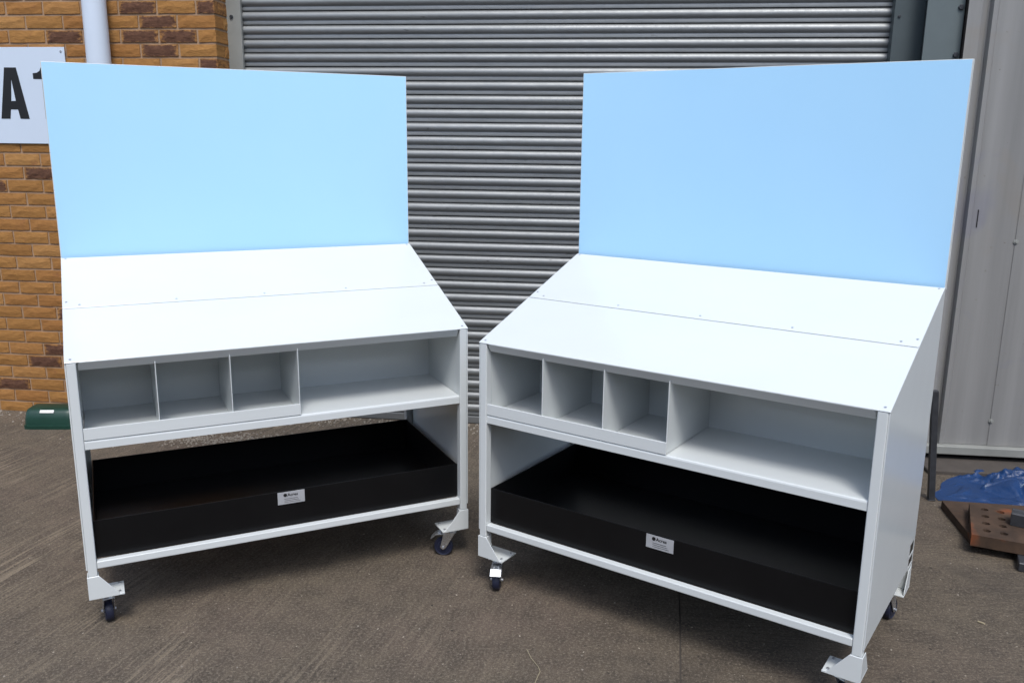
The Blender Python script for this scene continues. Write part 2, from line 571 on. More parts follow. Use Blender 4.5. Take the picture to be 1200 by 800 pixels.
# ------------------------------------------------------------------ roller shutter
sh = empty('roller_shutter', (0, YW, 0), WYAW)
tag(sh, 'closed galvanised steel roller shutter of curved slats behind both workstations', 'shutter')
SL, SRt = -1.585, 2.03
prof = [(0.010, .0750), (0.000, .0745), (-.0070, .0715), (-.0125, .0665), (-.0165, .0595), (-.0185, .0515), (-.0180, .0435), (-.0150, .0360),
        (-.0105, .0300), (-.0065, .0268), (-.0050, .0255), (-.0056, .0230), (-.0064, .0080), (-.0060, .0058), (-.0030, .0045), (0.006, .0035), (0.010, .0)]
bm = bmesh.new()
NX = 12
cols = []
for i in range(NX + 1):
    x = SL + (SRt - SL) * i / NX
    cols.append([bm.verts.new((x, y, z)) for y, z in prof])
for a, b in zip(cols, cols[1:]):
    for j in range(len(prof) - 1):
        bm.faces.new((a[j], a[j + 1], b[j + 1], b[j]))
slat0 = build('slat', bm, M_SHUT, sh, smooth=True)
slat0.location = (0, 0.0, 0.0475)
rs = random.Random(11)
for k in range(1, 42):
    c = copy_obj(slat0, sh)
    c.location = (0, rs.uniform(-.0012, .0012), 0.0475 + .075 * k)
bm = bmesh.new()
add_box(bm, SL, SRt, -0.018, 0.012, 0.004, 0.0465)
build('bottom_bar', bm, M_SHUT, sh, 0.003)
bm = bmesh.new()
add_box(bm, SL, SRt, 0.03, 0.05, 0.0, 3.3)
build('backing_sheet', bm, M_DARKSTEEL, sh)
bm = bmesh.new()
add_box(bm, -1.66, -1.552, -0.045, -0.040, 0.0, 3.25)
add_box(bm, -1.66, -1.650, -0.040, 0.06, 0.0, 3.25)
add_box(bm, -1.557, -1.552, -0.040, -0.020, 0.0, 3.25)
g = build('guide_rail', bm, M_JAMB, sh, 0.0015)
for z in (0.5, 1.1, 1.7, 2.34, 2.9):
    bm = bmesh.new(); add_cyl(bm, (-1.605, -0.045, z), (0, -1, 0), 0.011, 0.008, 6)
    build('bolt', bm, M_DARKSTEEL, g, 0.001)
bm = bmesh.new()
add_box(bm, 1.965, 2.115, -0.075, -0.070, 0.0, 3.25)
add_box(bm, 1.965, 1.970, -0.070, -0.020, 0.0, 3.25)
g = build('guide_rail', bm, M_GREENGREY, sh, 0.0015)
for z in (0.6, 1.4, 2.32, 2.9):
    bm = bmesh.new(); add_cyl(bm, (1.99, -0.075, z), (0, -1, 0), 0.008, 0.006, 6)
    build('bolt', bm, M_DARKSTEEL, g, 0.001)
bm = bmesh.new()
add_box(bm, -1.70, 2.30, -0.30, 0.10, 3.26, 3.75)
build('hood', bm, M_GREENGREY, sh, 0.004)

# ------------------------------------------------------------------ steel column and cladding to the right of the shutter
cl = empty('steel_column', (0, YW, 0), WYAW)
tag(cl, 'grey green steel column with bolts between shutter and pale cladding', 'column')
bm = bmesh.new()
add_prism(bm, [(2.085, -0.20), (2.262, -0.20), (2.262, -0.19), (2.18, -0.19), (2.18, -0.06), (2.262, -0.06), (2.262, -0.05), (2.085, -0.05), (2.085, -0.06), (2.168, -0.06), (2.168, -0.19), (2.085, -0.19)], 'z', 0.0, 3.255)
build('flanged_shaft', bm, M_COLUMN, cl)
for z in (0.4, 0.9, 1.5, 2.12, 2.345, 2.8):
    bm = bmesh.new(); add_cyl(bm, (2.243, -0.20, z), (0, -1, 0), 0.014, 0.010, 6)
    build('bolt', bm, M_DARKSTEEL, cl, 0.0015)

cw = empty('clad_wall', (0, YW, 0), WYAW)
tag(cw, 'pale grey ribbed steel clad wall above a ledge right of the shutter', 'wall')
CO2 = -0.25
edges = [2.262, 2.625, 3.125, 3.625, 4.125, 4.625]
for i, (a, b) in enumerate(zip(edges, edges[1:])):
    bm = bmesh.new()
    rib = (2.372 if i == 0 else a + 0.25)
    y0 = CO2 - (0.003 if i % 2 else 0.0)
    pts = [(a, y0), (rib - 0.045, y0), (rib - 0.008, y0 + 0.030), (rib, y0 + 0.030), (rib + 0.004, y0 - 0.008), (rib + 0.026, y0 - 0.008), (rib + 0.032, y0), (b + 0.012, y0)]
    lo = [bm.verts.new((p[0], p[1], 0.10)) for p in pts]
    hi = [bm.verts.new((p[0], p[1], 4.2)) for p in pts]
    lob = [bm.verts.new((p[0], p[1] + 0.002, 0.10)) for p in pts]
    for j in range(len(pts) - 1):
        bm.faces.new((lo[j], lo[j + 1], hi[j + 1], hi[j]))
        bm.faces.new((lob[j], lo[j], lo[j + 1], lob[j + 1]))
    s_ = build('cladding_sheet', bm, M_CLAD, cw)
    for z in ((0.238, 1.2, 2.3, 3.3) if i == 0 else (0.238, 1.3, 2.5)):
        bm = bmesh.new(); add_cyl(bm, (b - 0.0 + 0.004, y0 - 0.001, z), (0, -1, 0), 0.013, 0.004, 10); add_cyl(bm, (b + 0.004, y0 - 0.004, z), (0, -1, 0), 0.007, 0.007, 6)
        build('fixing', bm, M_JAMB, s_)
bm = bmesh.new()
add_box(bm, 2.272, 5.1, -0.20, -0.02, -0.03, 4.2)
build('wall_core', bm, M_PLINTH, cw)
bm = bmesh.new()
add_box(bm, 2.26, 5.1, -0.47, -0.202, -0.03, 0.022)
build('kerb', bm, M_PLINTH, cw, 0.006)
bm = bmesh.new()
add_box(bm, 2.24, 5.1, -0.295, -0.205, 0.052, 0.098)
build('ledge', bm, M_JAMB, cw, 0.004)
bm = bmesh.new()
add_box(bm, 2.426, 2.430, CO2 - 0.0035, CO2 + 0.004, 1.27, 1.36)
build('slot', bm, M_INK, cw)
bm = bmesh.new()
add_box(bm, 2.665, 2.78, CO2 - 0.0055, CO2 - 0.0035, 1.26, 1.42)
build('warning_sticker', bm, M_YELLOW, cw)

# ------------------------------------------------------------------ downpipe
dp = empty('downpipe', (0, YW, 0), WYAW)
tag(dp, 'round white plastic downpipe on the brick wall behind left board', 'pipe')
PX, PY, PR = -2.28, -OFF - 0.085, 0.063
bm = bmesh.new()
add_cyl(bm, (PX, PY, 0.02), (0, 0, 1), PR, 4.1, 28)
build('pipe', bm, M_PVC, dp, smooth=True)
for z in (0.9, 2.75):
    bm = bmesh.new()
    add_cyl(bm, (PX, PY, z), (0, 0, 1), PR + 0.006, 0.05, 28)
    add_box(bm, PX - 0.10, PX + 0.10, -OFF - 0.024, -OFF - 0.009, z, z + 0.05)
    add_box(bm, PX - 0.03, PX + 0.03, PY + PR - 0.005, -OFF - 0.010, z + 0.004, z + 0.046)
    build('clip', bm, M_PVC, dp, 0.002, smooth=True)

# ------------------------------------------------------------------ sign A1
sg = empty('wall_sign', (0, YW, 0), WYAW)
tag(sg, 'white rectangular sign with black letters A1 screwed to the brick wall', 'sign')
sy = -OFF - 0.012
bm = bmesh.new()
add_box(bm, -3.08, -2.527, sy, sy + 0.004, 1.632, 2.163)
panel = build('panel', bm, M_SIGN, sg, 0.001)


def glyph(polys, name, x0, z0, sc):
    bm = bmesh.new()
    for pl in polys:
        add_prism(bm, [(x0 + p[0] * sc, z0 + p[1] * sc) for p in pl], 'y', sy - 0.0012, sy - 0.0004)
    return build(name, bm, M_INK, sg)


k = 0.283 / 180.0
Al = [(0, 0), (36, 0), (42, 33), (47, 63), (56, 140), (56, 180), (33, 180)]
Ar = [(112 - x, z) for x, z in reversed(Al)]
glyph([Al, Ar, [(42, 33), (70, 33), (65, 63), (47, 63)]], 'letter_a', -2.956, 1.770, k * 1.0)
one = [(0, 140), (0, 160), (16, 162), (27, 168), (33, 180), (72, 180), (72, 0), (33, 0), (33, 140)]
glyph([one], 'digit_one', -2.732, 1.770, k)
for x in (-3.06, -2.548):
    for z in (1.655, 2.14):
        bm = bmesh.new(); add_cyl(bm, (x, sy, z), (0, -1, 0), 0.006, 0.003, 10)
        build('screw', bm, M_SCREW, sg)

# ------------------------------------------------------------------ added warehouse, unseen behind the camera: it blocks low sky and
# is what the shutter and the trays mirror below the sky
wh = empty('added_warehouse', (0, -9.5, 0), R(-4))
tag(wh, 'dark clad warehouse with brick base added unseen behind the camera', 'building')
bm = bmesh.new(); add_box(bm, -22, 22, -14, 0, -0.03, 2.2)
build('brick_base', bm, M_BRICKFAR, wh)
bm = bmesh.new()
for i in range(110):
    x = -22 + i * 0.4
    add_prism(bm, [(x, -13.9), (x + 0.4, -13.9), (x + 0.4, -0.02), (x + 0.30, -0.02), (x + 0.27, 0.03), (x + 0.13, 0.03), (x + 0.10, -0.02), (x, -0.02)], 'z', 2.202, 4.9)
build('wall_sheeting', bm, M_WARE, wh)
bm = bmesh.new(); add_prism(bm, [(-14.3, 4.92), (0.3, 4.92), (0.3, 5.15), (-7, 6.5), (-14.3, 5.15)], 'x', -22.2, 22.2)
build('roof', bm, M_WARE, wh)
for x in (-12, -2.5, 8):
    bm = bmesh.new()
    for k in range(36): add_prism(bm, [(0.02, 0.1 * k + .004), (0.05, 0.1 * k + .03), (0.05, 0.1 * k + .07), (0.02, 0.1 * k + .098)], 'x', x, x + 4)
    d = build('roller_door', bm, M_GREENGREY, wh)
    bm = bmesh.new()
    for a, b in ((x - .15, x), (x + 4, x + 4.15)): add_box(bm, a, b, 0.032, 0.09, -0.03, 3.75)
    add_box(bm, x, x + 4, 0.032, 0.09, 3.605, 3.75)
    build('door_frame', bm, M_JAMB, d)

# ------------------------------------------------------------------ workstations
W, D = 1.40812, 0.71064
ZFT, ZBB, ZBT = 0.96862, 1.22989, 1.94633
SLOPE = (ZBB - ZFT) / D
SEAM = 0.458 * D


def zs(y): return ZFT + SLOPE * y


def text_mesh(txt, size):
    cu = bpy.data.curves.new('t', 'FONT')
    cu.body = txt
    cu.size = size
    cu.align_x = 'LEFT'
    cu.offset = size * 0.02
    cu.extrude = 0.00015
    cu.resolution_u = 2
    ob = bpy.data.objects.new('t', cu)
    col.objects.link(ob)
    dg = bpy.context.evaluated_depsgraph_get()
    me = bpy.data.meshes.new_from_object(ob.evaluated_get(dg))
    bpy.data.objects.remove(ob)
    me.materials.clear()
    me.materials.append(M_INK)
    return me


def wheel_mesh(r, w):
    bm = bmesh.new()
    pr = [(0.012, -w * .5), (r * .60, -w * .5), (r * .64, -w * .42), (r * .80, -w * .42), (r * .90, -w * .5), (r * .97, -w * .36), (r, 0),
          (r * .97, w * .36), (r * .90, w * .5), (r * .80, w * .42), (r * .64, w * .42), (r * .60, w * .5), (0.012, w * .5)]
    n = 32
    rings = []
    for i in range(n):
        a = 2 * math.pi * i / n
        rings.append([bm.verts.new((rr * math.cos(a), y, rr * math.sin(a))) for rr, y in pr])
    for i in range(n):
        A, B = rings[i], rings[(i + 1) % n]
        for j in range(len(pr)):
            j2 = (j + 1) % len(pr)
            bm.faces.new((A[j], A[j2], B[j2], B[j]))
    return bm


def caster(root, px, py, trail_ang, brake):
    """swivel caster under the bracket plate; local x of the fork = trailing direction"""
    zt = 0.1275; r = 0.040; tr = 0.030; w = 0.026
    ca, sa = math.cos(trail_ang), math.sin(trail_ang)
    bm = bmesh.new()
    add_box(bm, -0.040, 0.040, -0.032, 0.032, zt - 0.004, zt)
    add_cyl(bm, (0, 0, zt - 0.020), (0, 0, 1), 0.026, 0.0155, 20, 0.021)
    for s in (-1, 1):
        y0, y1 = (w / 2 + .003, w / 2 + .006) if s > 0 else (-w / 2 - .006, -w / 2 - .003)
        add_prism(bm, [(-0.022, zt - 0.019), (0.026, zt - 0.019), (tr + 0.012, r - 0.002), (tr, r - 0.012), (tr - 0.012, r - 0.002)], 'y', y0, y1)
    add_box(bm, -0.024, 0.028, -w / 2 - .006, w / 2 + .006, zt - 0.022, zt - 0.0195)
    fk = build('caster', bm, M_ZINC if True else None, root, 0.0012)
    fk.location = (px, py, 0); fk.rotation_euler = (0, 0, trail_ang)
    wh = build('wheel', wheel_mesh(r, w), M_RUBBER, fk, smooth=True)
    wh.location = (tr, 0, r)
    bm = bmesh.new()
    add_cyl(bm, (tr, -w / 2 - 0.012, r), (0, 1, 0), 0.0055, w + 0.024, 8)
    build('axle_bolt', bm, M_SCREW, fk, 0.001)
    if brake:
        bm = bmesh.new()
        add_prism(bm, [(0.022, 0.101), (0.060, 0.098), (0.082, 0.078), (0.080, 0.076), (0.058, 0.0945), (0.022, 0.097)], 'y', -0.021, 0.021)
        add_box(bm, 0.040, 0.052, -0.012, -0.006, 0.0995, 0.103)
        add_box(bm, 0.040, 0.052, 0.006, 0.012, 0.0995, 0.103)
        build('brake_pedal', bm, M_ZINC, fk, 0.001)
    return fk


def workstation(loc, rz, label, label_x, casters):
    root = empty('mobile_workstation', (loc[0], loc[1], 0), rz)
    tag(root, label, 'workstation', 'pair of mobile workstations')
    T = 0.0295
    # frame posts
    for x0 in (0.0045, W - 0.0045 - T):
        bm = bmesh.new(); add_box(bm, x0, x0 + T, 0.0, 0.034, 0.2125, ZFT - 0.0035)
        build('post', bm, M_PAINT, root, 0.0035, 3)
        bm = bmesh.new(); add_box(bm, x0, x0 + T, D - 0.040, D - 0.006, 0.2125, zs(D - 0.04) - 0.004)
        build('post', bm, M_PAINT, root, 0.0035, 3)
    xi0, xi1 = 0.0045 + T, W - 0.0045 - T
    for y0 in (0.002, D - 0.036):
        bm = bmesh.new(); add_box(bm, xi0 + 0.0005, xi1 - 0.0005, y0, y0 + 0.026, 0.237, 0.263)
        build('rail', bm, M_PAINT, root, 0.003, 3)
    for x0 in (0.006, W - 0.036):
        bm = bmesh.new(); add_box(bm, x0, x0 + 0.030, 0.0345, D - 0.0405, 0.237, 0.2615)
        build('rail', bm, M_PAINT, root, 0.003, 3)
    # side panels with two slots at the rear foot
    for x0 in (0.0, W - 0.004):
        bm = bmesh.new()
        y1 = 0.625
        add_prism(bm, [(0.003, 0.237), (y1, 0.237), (y1, zs(y1) - 0.004), (0.003, zs(0.003) - 0.004)], 'x', x0, x0 + 0.004)
        add_prism(bm, [(y1, 0.323), (0.697, 0.323), (0.697, zs(0.697) - 0.004), (y1, zs(y1) - 0.004)], 'x', x0, x0 + 0.004)
        add_prism(bm, [(y1, 0.271), (0.697, 0.271), (0.697, 0.280), (y1, 0.280)], 'x', x0, x0 + 0.004)
        add_prism(bm, [(0.697, 0.212), (0.706, 0.212), (0.706, zs(0.706) - 0.004), (0.697, zs(0.697) - 0.004)], 'x', x0, x0 + 0.004)
        add_prism(bm, [(y1, 0.226), (0.697, 0.226), (0.697, 0.237), (y1, 0.237)], 'x', x0, x0 + 0.004)
        bmesh.ops.remove_doubles(bm, verts=bm.verts, dist=1e-5)
        sp_ = build('side_panel', bm, M_PAINT, root)
        for za, zb in ((0.2803, 0.3227), (0.2373, 0.2707)):  # black plates fill the open slots in place of the shade inside them
            bm = bmesh.new(); add_box(bm, x0 + 0.0012, x0 + 0.0028, y1 + 0.0003, 0.6967, za, zb)
            build('slot_shade', bm, M_BLACK, sp_)
    # sloped top, lower sheet with its folded lip
    nrm = Vector((0, -SLOPE, 1)).normalized()
    down = Vector((0, math.sin(R(34)), -math.cos(R(34))))     # the lip is folded well past square, under the sheet
    th = 0.003
    bm = bmesh.new()
    add_prism(bm, [(-0.001, zs(-0.001) - th), (SEAM - 0.0024, zs(SEAM - 0.0024) - th), (SEAM - 0.0024, zs(SEAM - 0.0024)), (-0.001, zs(-0.001))], 'x', 0.0, W)
    lower = build('lower_top_sheet', bm, M_PAINT, root, 0.0008, 1)
    bm = bmesh.new()
    la, lb, lh, rc = 0.0395, W - 0.0395, 0.036, 0.012
    out = [(la, lh)]
    for i in range(6):
        a = math.pi / 2 * i / 5
        out.append((la + rc - rc * math.cos(a), rc - rc * math.sin(a)))
    for i in range(6):
        a = math.pi / 2 * i / 5
        out.append((lb - rc + rc * math.sin(a), rc - rc * math.cos(a)))
    out.append((lb, lh))
    base = Vector((0, -0.001, zs(-0.001) - 0.0032))
    fr = [bm.verts.new(base + Vector((x, 0, 0)) + down * d + Vector((0, 0.0, 0))) for x, d in out]
    bk = [bm.verts.new(v.co + Vector((0, 0.0018, 0.0018))) for v in fr]
    bm.faces.new(fr); bm.faces.new(list(reversed(bk)))
    for i in range(len(fr)):
        j = (i + 1) % len(fr)
        bm.faces.new((fr[i], bk[i], bk[j], fr[j]))
    # return flange under the lip
    p0 = base + down * lh
    add_box(bm, la + 0.004, lb - 0.004, p0.y + 0.003, p0.y + 0.030, p0.z + 0.0008, p0.z + 0.0028)
    build('lip', bm, M_PAINT, lower)
    bm = bmesh.new()
    add_prism(bm, [(SEAM + 0.0024, zs(SEAM + 0.0024) - th), (D - 0.0220, zs(D - 0.0220) - th), (D - 0.0220, zs(D - 0.0220)), (SEAM + 0.0024, zs(SEAM + 0.0024))], 'x', 0.0, W)
    upper = build('upper_top_sheet', bm, M_PAINT, root, 0.0008, 1)
    bm = bmesh.new()
    add_box(bm, 0.002, W - 0.002, D - 0.0216, D - 0.0133, zs(D - 0.022) - 0.012, zs(D - 0.022) - 0.0015)  # black strip stands in for the shade in the gap below the board
    build('gap_shade', bm, M_BLACK, upper)
    # a strip under the seam
    bm = bmesh.new()
    add_prism(bm, [(SEAM - 0.03, zs(SEAM - 0.03) - th - 0.006), (SEAM + 0.03, zs(SEAM + 0.03) - th - 0.006), (SEAM + 0.03, zs(SEAM + 0.03) - th - 0.003), (SEAM - 0.03, zs(SEAM - 0.03) - th - 0.003)], 'x', 0.04, W - 0.04)
    build('joint_strip', bm, M_PAINT, root)
    sp = [(x, SEAM + 0.020, upper) for x in (0.055, 0.38, 0.70, 1.02, W - 0.055)] + \
         [(x, SEAM + 0.042, upper) for x in (0.013, W - 0.013)] + [(x, D - 0.03, upper) for x in (0.016, W - 0.016)] + \
         [(x, 0.016, lower) for x in (0.018, W - 0.018)]
    for x, y, par in sp:
        bm = bmesh.new()
        c = Vector((x, y, zs(y)))
        add_cyl(bm, c - nrm * 0.001, nrm, 0.0052, 0.0022, 12, 0.0036)
        add_cyl(bm, c + nrm * 0.0011, nrm, 0.0020, 0.0004, 6)
        build('screw', bm, M_SCREW, par)
    # shelf compartment
    bm = bmesh.new()
    add_prism(bm, [(0.004, 0.666), (0.004, 0.690), (0.0055, 0.6945), (0.010, 0.697), (0.362, 0.697), (0.362, 0.6945), (0.011, 0.6945), (0.0075, 0.6930), (0.0065, 0.690), (0.0065, 0.6685), (0.026, 0.6685), (0.026, 0.666)], 'x', xi0 + 0.0006, xi1 - 0.0006)
    shelf = build('shelf', bm, M_PAINT, root)
    bm = bmesh.new()
    add_box(bm, xi0 - 0.004, xi1 + 0.004, 0.3625, 0.365, 0.666, zs(0.3625) - 0.012)
    build('back_panel', bm, M_PAINT, shelf)
    for x0 in (xi0 - 0.0035, xi1 + 0.0010):
        bm = bmesh.new()
        add_prism(bm, [(0.0345, 0.667), (0.362, 0.667), (0.362, zs(0.362) - 0.013), (0.0345, zs(0.0345) - 0.012)], 'x', x0, x0 + 0.0025)
        build('liner', bm, M_PAINT, shelf)
    # bin insert: floor, upstand and three dividers
    bx1 = 0.750
    bm = bmesh.new()
    add_box(bm, xi0 + 0.0012, bx1, 0.0052, 0.3618, 0.6985, 0.7005)
    add_box(bm, xi0 + 0.0012, bx1, 0.0030, 0.0050, 0.6985, 0.7385)
    add_box(bm, xi0 + 0.0012, bx1, 0.0052, 0.0120, 0.7365, 0.7385)
    bins = build('bin_insert', bm, M_PAINT, root, 0.0004, 1)
    for x in (0.270, 0.512, bx1 - 0.003):
        bm = bmesh.new()
        add_prism(bm, [(0.0065, 0.7010), (0.3600, 0.7010), (0.3600, 0.985), (0.045, 0.950), (0.0065, 0.9425)], 'x', x, x + 0.0028)
        build('divider', bm, M_PAINT, bins, 0.0006, 1)
    # black tray on the bottom rails
    bm = bmesh.new()
    tx0, tx1, ty0, ty1, tz0, tz1, tt = xi0 + 0.0015, xi1 - 0.0015, 0.030, D - 0.043, 0.2645, 0.402, 0.004
    add_box(bm, tx0, tx1, ty0, ty0 + tt, tz0, tz1)
    add_box(bm, tx0, tx1, ty1 - tt, ty1, tz0, tz1)
    add_box(bm, tx0, tx0 + tt, ty0 + tt, ty1 - tt, tz0, tz1)
    add_box(bm, tx1 - tt, tx1, ty0 + tt, ty1 - tt, tz0, tz1)
    add_box(bm, tx0 + tt, tx1 - tt, ty0 + tt, ty1 - tt, tz0, tz0 + 0.004)
    tray = build('tray', bm, M_BLACK, root, 0.0012, 2)
    bm = bmesh.new()
    lx, lz, lw, lhh = label_x, 0.350, 0.100, 0.048
    add_box(bm, lx, lx + lw, ty0 - 0.0012, ty0 - 0.0002, lz, lz + lhh)
    build('label_plate', bm, M_SILVER, tray, 0.0003, 1)
    yy = ty0 - 0.0015
    for txt, sz, dx, dz in (('Acres', 0.0165, 0.036, 0.0300),):
        o = bpy.data.objects.new('lettering', text_mesh(txt, sz))
        o.location = (lx + dx, yy, lz + dz)
        o.rotation_euler = (R(90), 0, 0)
        link(o, tray)
    bm = bmesh.new()
    add_cyl(bm, (lx + 0.028, yy + 0.0002, lz + 0.0355), (0, -1, 0), 0.0068, 0.0004, 16)
    for wd, dz in ((0.050, 0.0200), (0.054, 0.0135), (0.060, 0.0070)):
        add_box(bm, lx + 0.024, lx + 0.024 + wd, yy - 0.0002, yy + 0.0002, lz + dz, lz + dz + 0.0012)
    build('print_mark', bm, M_INK, tray)
    # board standing on the rear edge, with two uprights behind it
    bm = bmesh.new()
    add_box(bm, 0.0, W, D - 0.012, D + 0.006, ZBB - 0.018, ZBT)
    board = build('board', bm, M_PAINT, root, 0.0012, 2)
    bm = bmesh.new()
    add_box(bm, 0.0025, W - 0.0025, D - 0.0130, D - 0.0121, ZBB - 0.012, ZBT - 0.0022)
    build('front_film', bm, M_FILM, board)
    bm = bmesh.new()
    add_box(bm, -0.0008, W + 0.0008, D + 0.0062, D + 0.0082, ZBB - 0.018, ZBT + 0.0008)
    build('backing_plate', bm, M_PAINT, board)
    for x0 in (0.12, W - 0.15):
        bm = bmesh.new(); add_box(bm, x0, x0 + 0.03, D + 0.0088, D + 0.034, 0.80, ZBT - 0.06)
        build('upright', bm, M_PAINT, root, 0.003)
    bm = bmesh.new(); add_box(bm, 0.0045, W - 0.0045, D - 0.0055, D + 0.0055, 1.10, ZBB - 0.019)
    build('rear_strip', bm, M_PAINT, root, 0.001)
    # foot brackets with casters
    for (sx, sy_, ang, brake) in casters:
        def X(v): return v if sx < 0 else W - v
        def Y(v): return v if sy_ < 0 else D - 0.006 - v
        bm = bmesh.new()
        pl = [(0.0, 0.128), (0.113, 0.128), (0.113, 0.1345), (0.098, 0.1345), (0.038, 0.212), (0.0, 0.212)]
        add_prism(bm, [(X(a), z) for a, z in pl], 'y', Y(-0.003), Y(0.0))
        a, b = sorted((X(0.0005), X(0.1125))); c, d = sorted((Y(0.0003), Y(0.092)))
        add_box(bm, a, b, c, d, 0.1285, 0.1335)
        pl2 = [(0.0002, 0.1340), (0.086, 0.1340), (0.086, 0.141), (0.040, 0.2118), (0.0002, 0.2118)]
        a, b = sorted((X(0.0004), X(0.0034)))
        add_prism(bm, [(Y(p), z) for p, z in pl2], 'x', a, b)
        a, b = sorted((X(0.0050), X(0.0370))); c, d = sorted((Y(0.0005), Y(0.0335)))
        add_box(bm, a, b, c, d, 0.1340, 0.2120)
        br = build('foot_bracket', bm, M_PAINT, root, 0.0008, 1)
        for (bx, by) in ((0.098, 0.014), (0.098, 0.078)):
            bm = bmesh.new(); add_cyl(bm, (X(bx), Y(by), 0.1336), (0, 0, 1), 0.0048, 0.004, 6)
            build('bolt', bm, M_SCREW, br)
        caster(root, X(0.058), Y(0.048), ang, brake)
    return root


left_ws = workstation((-1.44274, 2.73168), 0.44522,
                      'white workstation with blue board and black tray, nearest the brick wall and sign', 0.655,
                      ((-1, -1, R(95), False), (1, -1, R(150), True), (-1, 1, R(60), False), (1, 1, R(20), False)))
right_ws = workstation((-0.12007, 3.09839), -0.60196,
                       'white workstation with blue board and black tray, beside the pale cladding, its side panel showing', 0.684,
                       ((-1, -1, R(-62), True), (1, -1, R(70), False), (-1, 1, R(60), False), (1, 1, R(80), False)))

# ------------------------------------------------------------------ small things
# bait box
bt = empty('bait_box', (-2.72, 4.98, 0), R(2))
tag(bt, 'dark green plastic bait box with white label at the foot of the brick wall', 'box')
bm = bmesh.new()
hw, hd, h = 0.145, 0.095, 0.115
secs = [(0.0, 1.0, 1.0), (0.022, 1.0, 1.0), (0.024, 0.96, 0.94), (0.060, 0.95, 0.90), (0.094, 0.92, 0.80), (0.108, 0.89, 0.68), (0.115, 0.84, 0.52)]
rings = []
for z, a, b in secs:
    ring = []
    for i in range(24):
        t = 2 * math.pi * i / 24
        c, s = math.cos(t), math.sin(t)
        ex = 0.22
        ring.append(bm.verts.new((hw * a * math.copysign(abs(c) ** ex, c), hd * b * math.copysign(abs(s) ** ex, s), z)))
    rings.append(ring)
for A, B in zip(rings, rings[1:]):
    for i in range(24):
        j = (i + 1) % 24
        bm.faces.new((A[i], A[j], B[j], B[i]))
bm.faces.new(rings[-1]); bm.faces.new(list(reversed(rings[0])))
build('shell', bm, M_GREEN, bt, smooth=True)
bm = bmesh.new()
lab = []
for (x, y, z) in ((-0.045, -0.0765, 0.0945), (0.035, -0.0765, 0.0945), (0.035, -0.0640, 0.1085), (-0.045, -0.0640, 0.1085)):
    lab.append((x, y, z))
f1 = [bm.verts.new(Vector(p) + Vector((0, -0.003, 0.003))) for p in lab]
f2 = [bm.verts.new(Vector(p) + Vector((0, 0.002, -0.002))) for p in lab]
bm.faces.new(f1); bm.faces.new(list(reversed(f2)))
for i in range(4): bm.faces.new((f1[i], f2[i], f2[(i + 1) % 4], f1[(i + 1) % 4]))
build('label', bm, M_WHITELABEL, bt, 0.001, 1)

# dark upright bar behind the right workstation
bm = bmesh.new()
add_box(bm, -0.0145, 0.0145, -0.0145, 0.0145, 0.006, 0.55)
add_box(bm, -0.017, 0.017, -0.017, 0.017, 0.0, 0.0055)
o = build('steel_bar', bm, M_DARKSTEEL, None, 0.002)
o.location = (2.045, 3.985, 0.002); o.rotation_euler = (0, R(-4.5), R(-8))
tag(o, 'dark scuffed steel bar standing upright beside the blue tarpaulin', 'bar')

# drilled plates and block
PA = math.atan2(-0.43, 0.90)


def drilled_plate(name, nx, ny, cell, r, z0, z1, holes, m):
    bm = bmesh.new()
    n = 8
    cells = {}
    gridv = {}

    def gv(i, j, z):
        key = (i, j, z)
        if key not in gridv: gridv[key] = bm.verts.new((sum(cell[0][:i]), sum(cell[1][:j]), z))
        return gridv[key]
    for i in range(nx):
        for j in range(ny):
            for z, flip in ((z0, True), (z1, False)):
                q = [gv(i, j, z), gv(i + 1, j, z), gv(i + 1, j + 1, z), gv(i, j + 1, z)]
                if (i, j) in holes:
                    c = (q[0].co + q[2].co) / 2
                    ring = [bm.verts.new(c + Vector((r * math.cos(math.pi * (-0.75 + k * 0.25)), r * math.sin(math.pi * (-0.75 + k * 0.25)), 0))) for k in range(8)]
                    cells[(i, j, z)] = ring
                    for k in range(4):
                        a, b, d = ring[2 * k], ring[2 * k + 1], ring[(2 * k + 2) % 8]
                        bm.faces.new((q[k], q[(k + 1) % 4], d, b, a))
                else:
                    bm.faces.new(q)
    for (i, j) in holes:
        A, B = cells[(i, j, z0)], cells[(i, j, z1)]
        for k in range(8): bm.faces.new((A[k], A[(k + 1) % 8], B[(k + 1) % 8], B[k]))
    for i in range(nx):
        for j in (0, ny): bm.faces.new((gv(i, j, z0), gv(i + 1, j, z0), gv(i + 1, j, z1), gv(i, j, z1)))
    for j in range(ny):
        for i in (0, nx): bm.faces.new((gv(i, j, z0), gv(i, j + 1, z0), gv(i, j + 1, z1), gv(i, j, z1)))
    return build(name, bm, m)


top = drilled_plate('drilled_plate', 6, 6, ([0.028, 0.062, 0.066, 0.11, 0.2, 0.16], [0.028, 0.082, 0.082, 0.082, 0.082, 0.020]), 0.0165, 0.0402, 0.0902,
                    {(1, j) for j in (1, 2, 3, 4)} | {(2, j) for j in (1, 2, 3, 4)}, M_RUST)
top.location = (1.940, 3.412, 0); top.rotation_euler = (0, 0, PA)
tag(top, 'thick rusty steel plate with two rows of drilled holes', 'plate')
bm = bmesh.new()
add_box(bm, 0, 0.62, 0, 0.42, 0.0, 0.040)
o = build('base_plate', bm, M_RUST, None, 0.002, 1)
o.location = (1.985, 3.475, 0.0); o.rotation_euler = (0, 0, PA + R(17))
tag(o, 'dark rusty plate lying flat underneath the drilled plate', 'plate')
bm = bmesh.new()
add_box(bm, 0, 0.20, 0, 0.16, 0.0, 0.038)
o = build('packing_block', bm, M_DARKSTEEL, None, 0.003, 1)
o.location = (2.062, 3.262, 0.0); o.rotation_euler = (0, 0, PA)
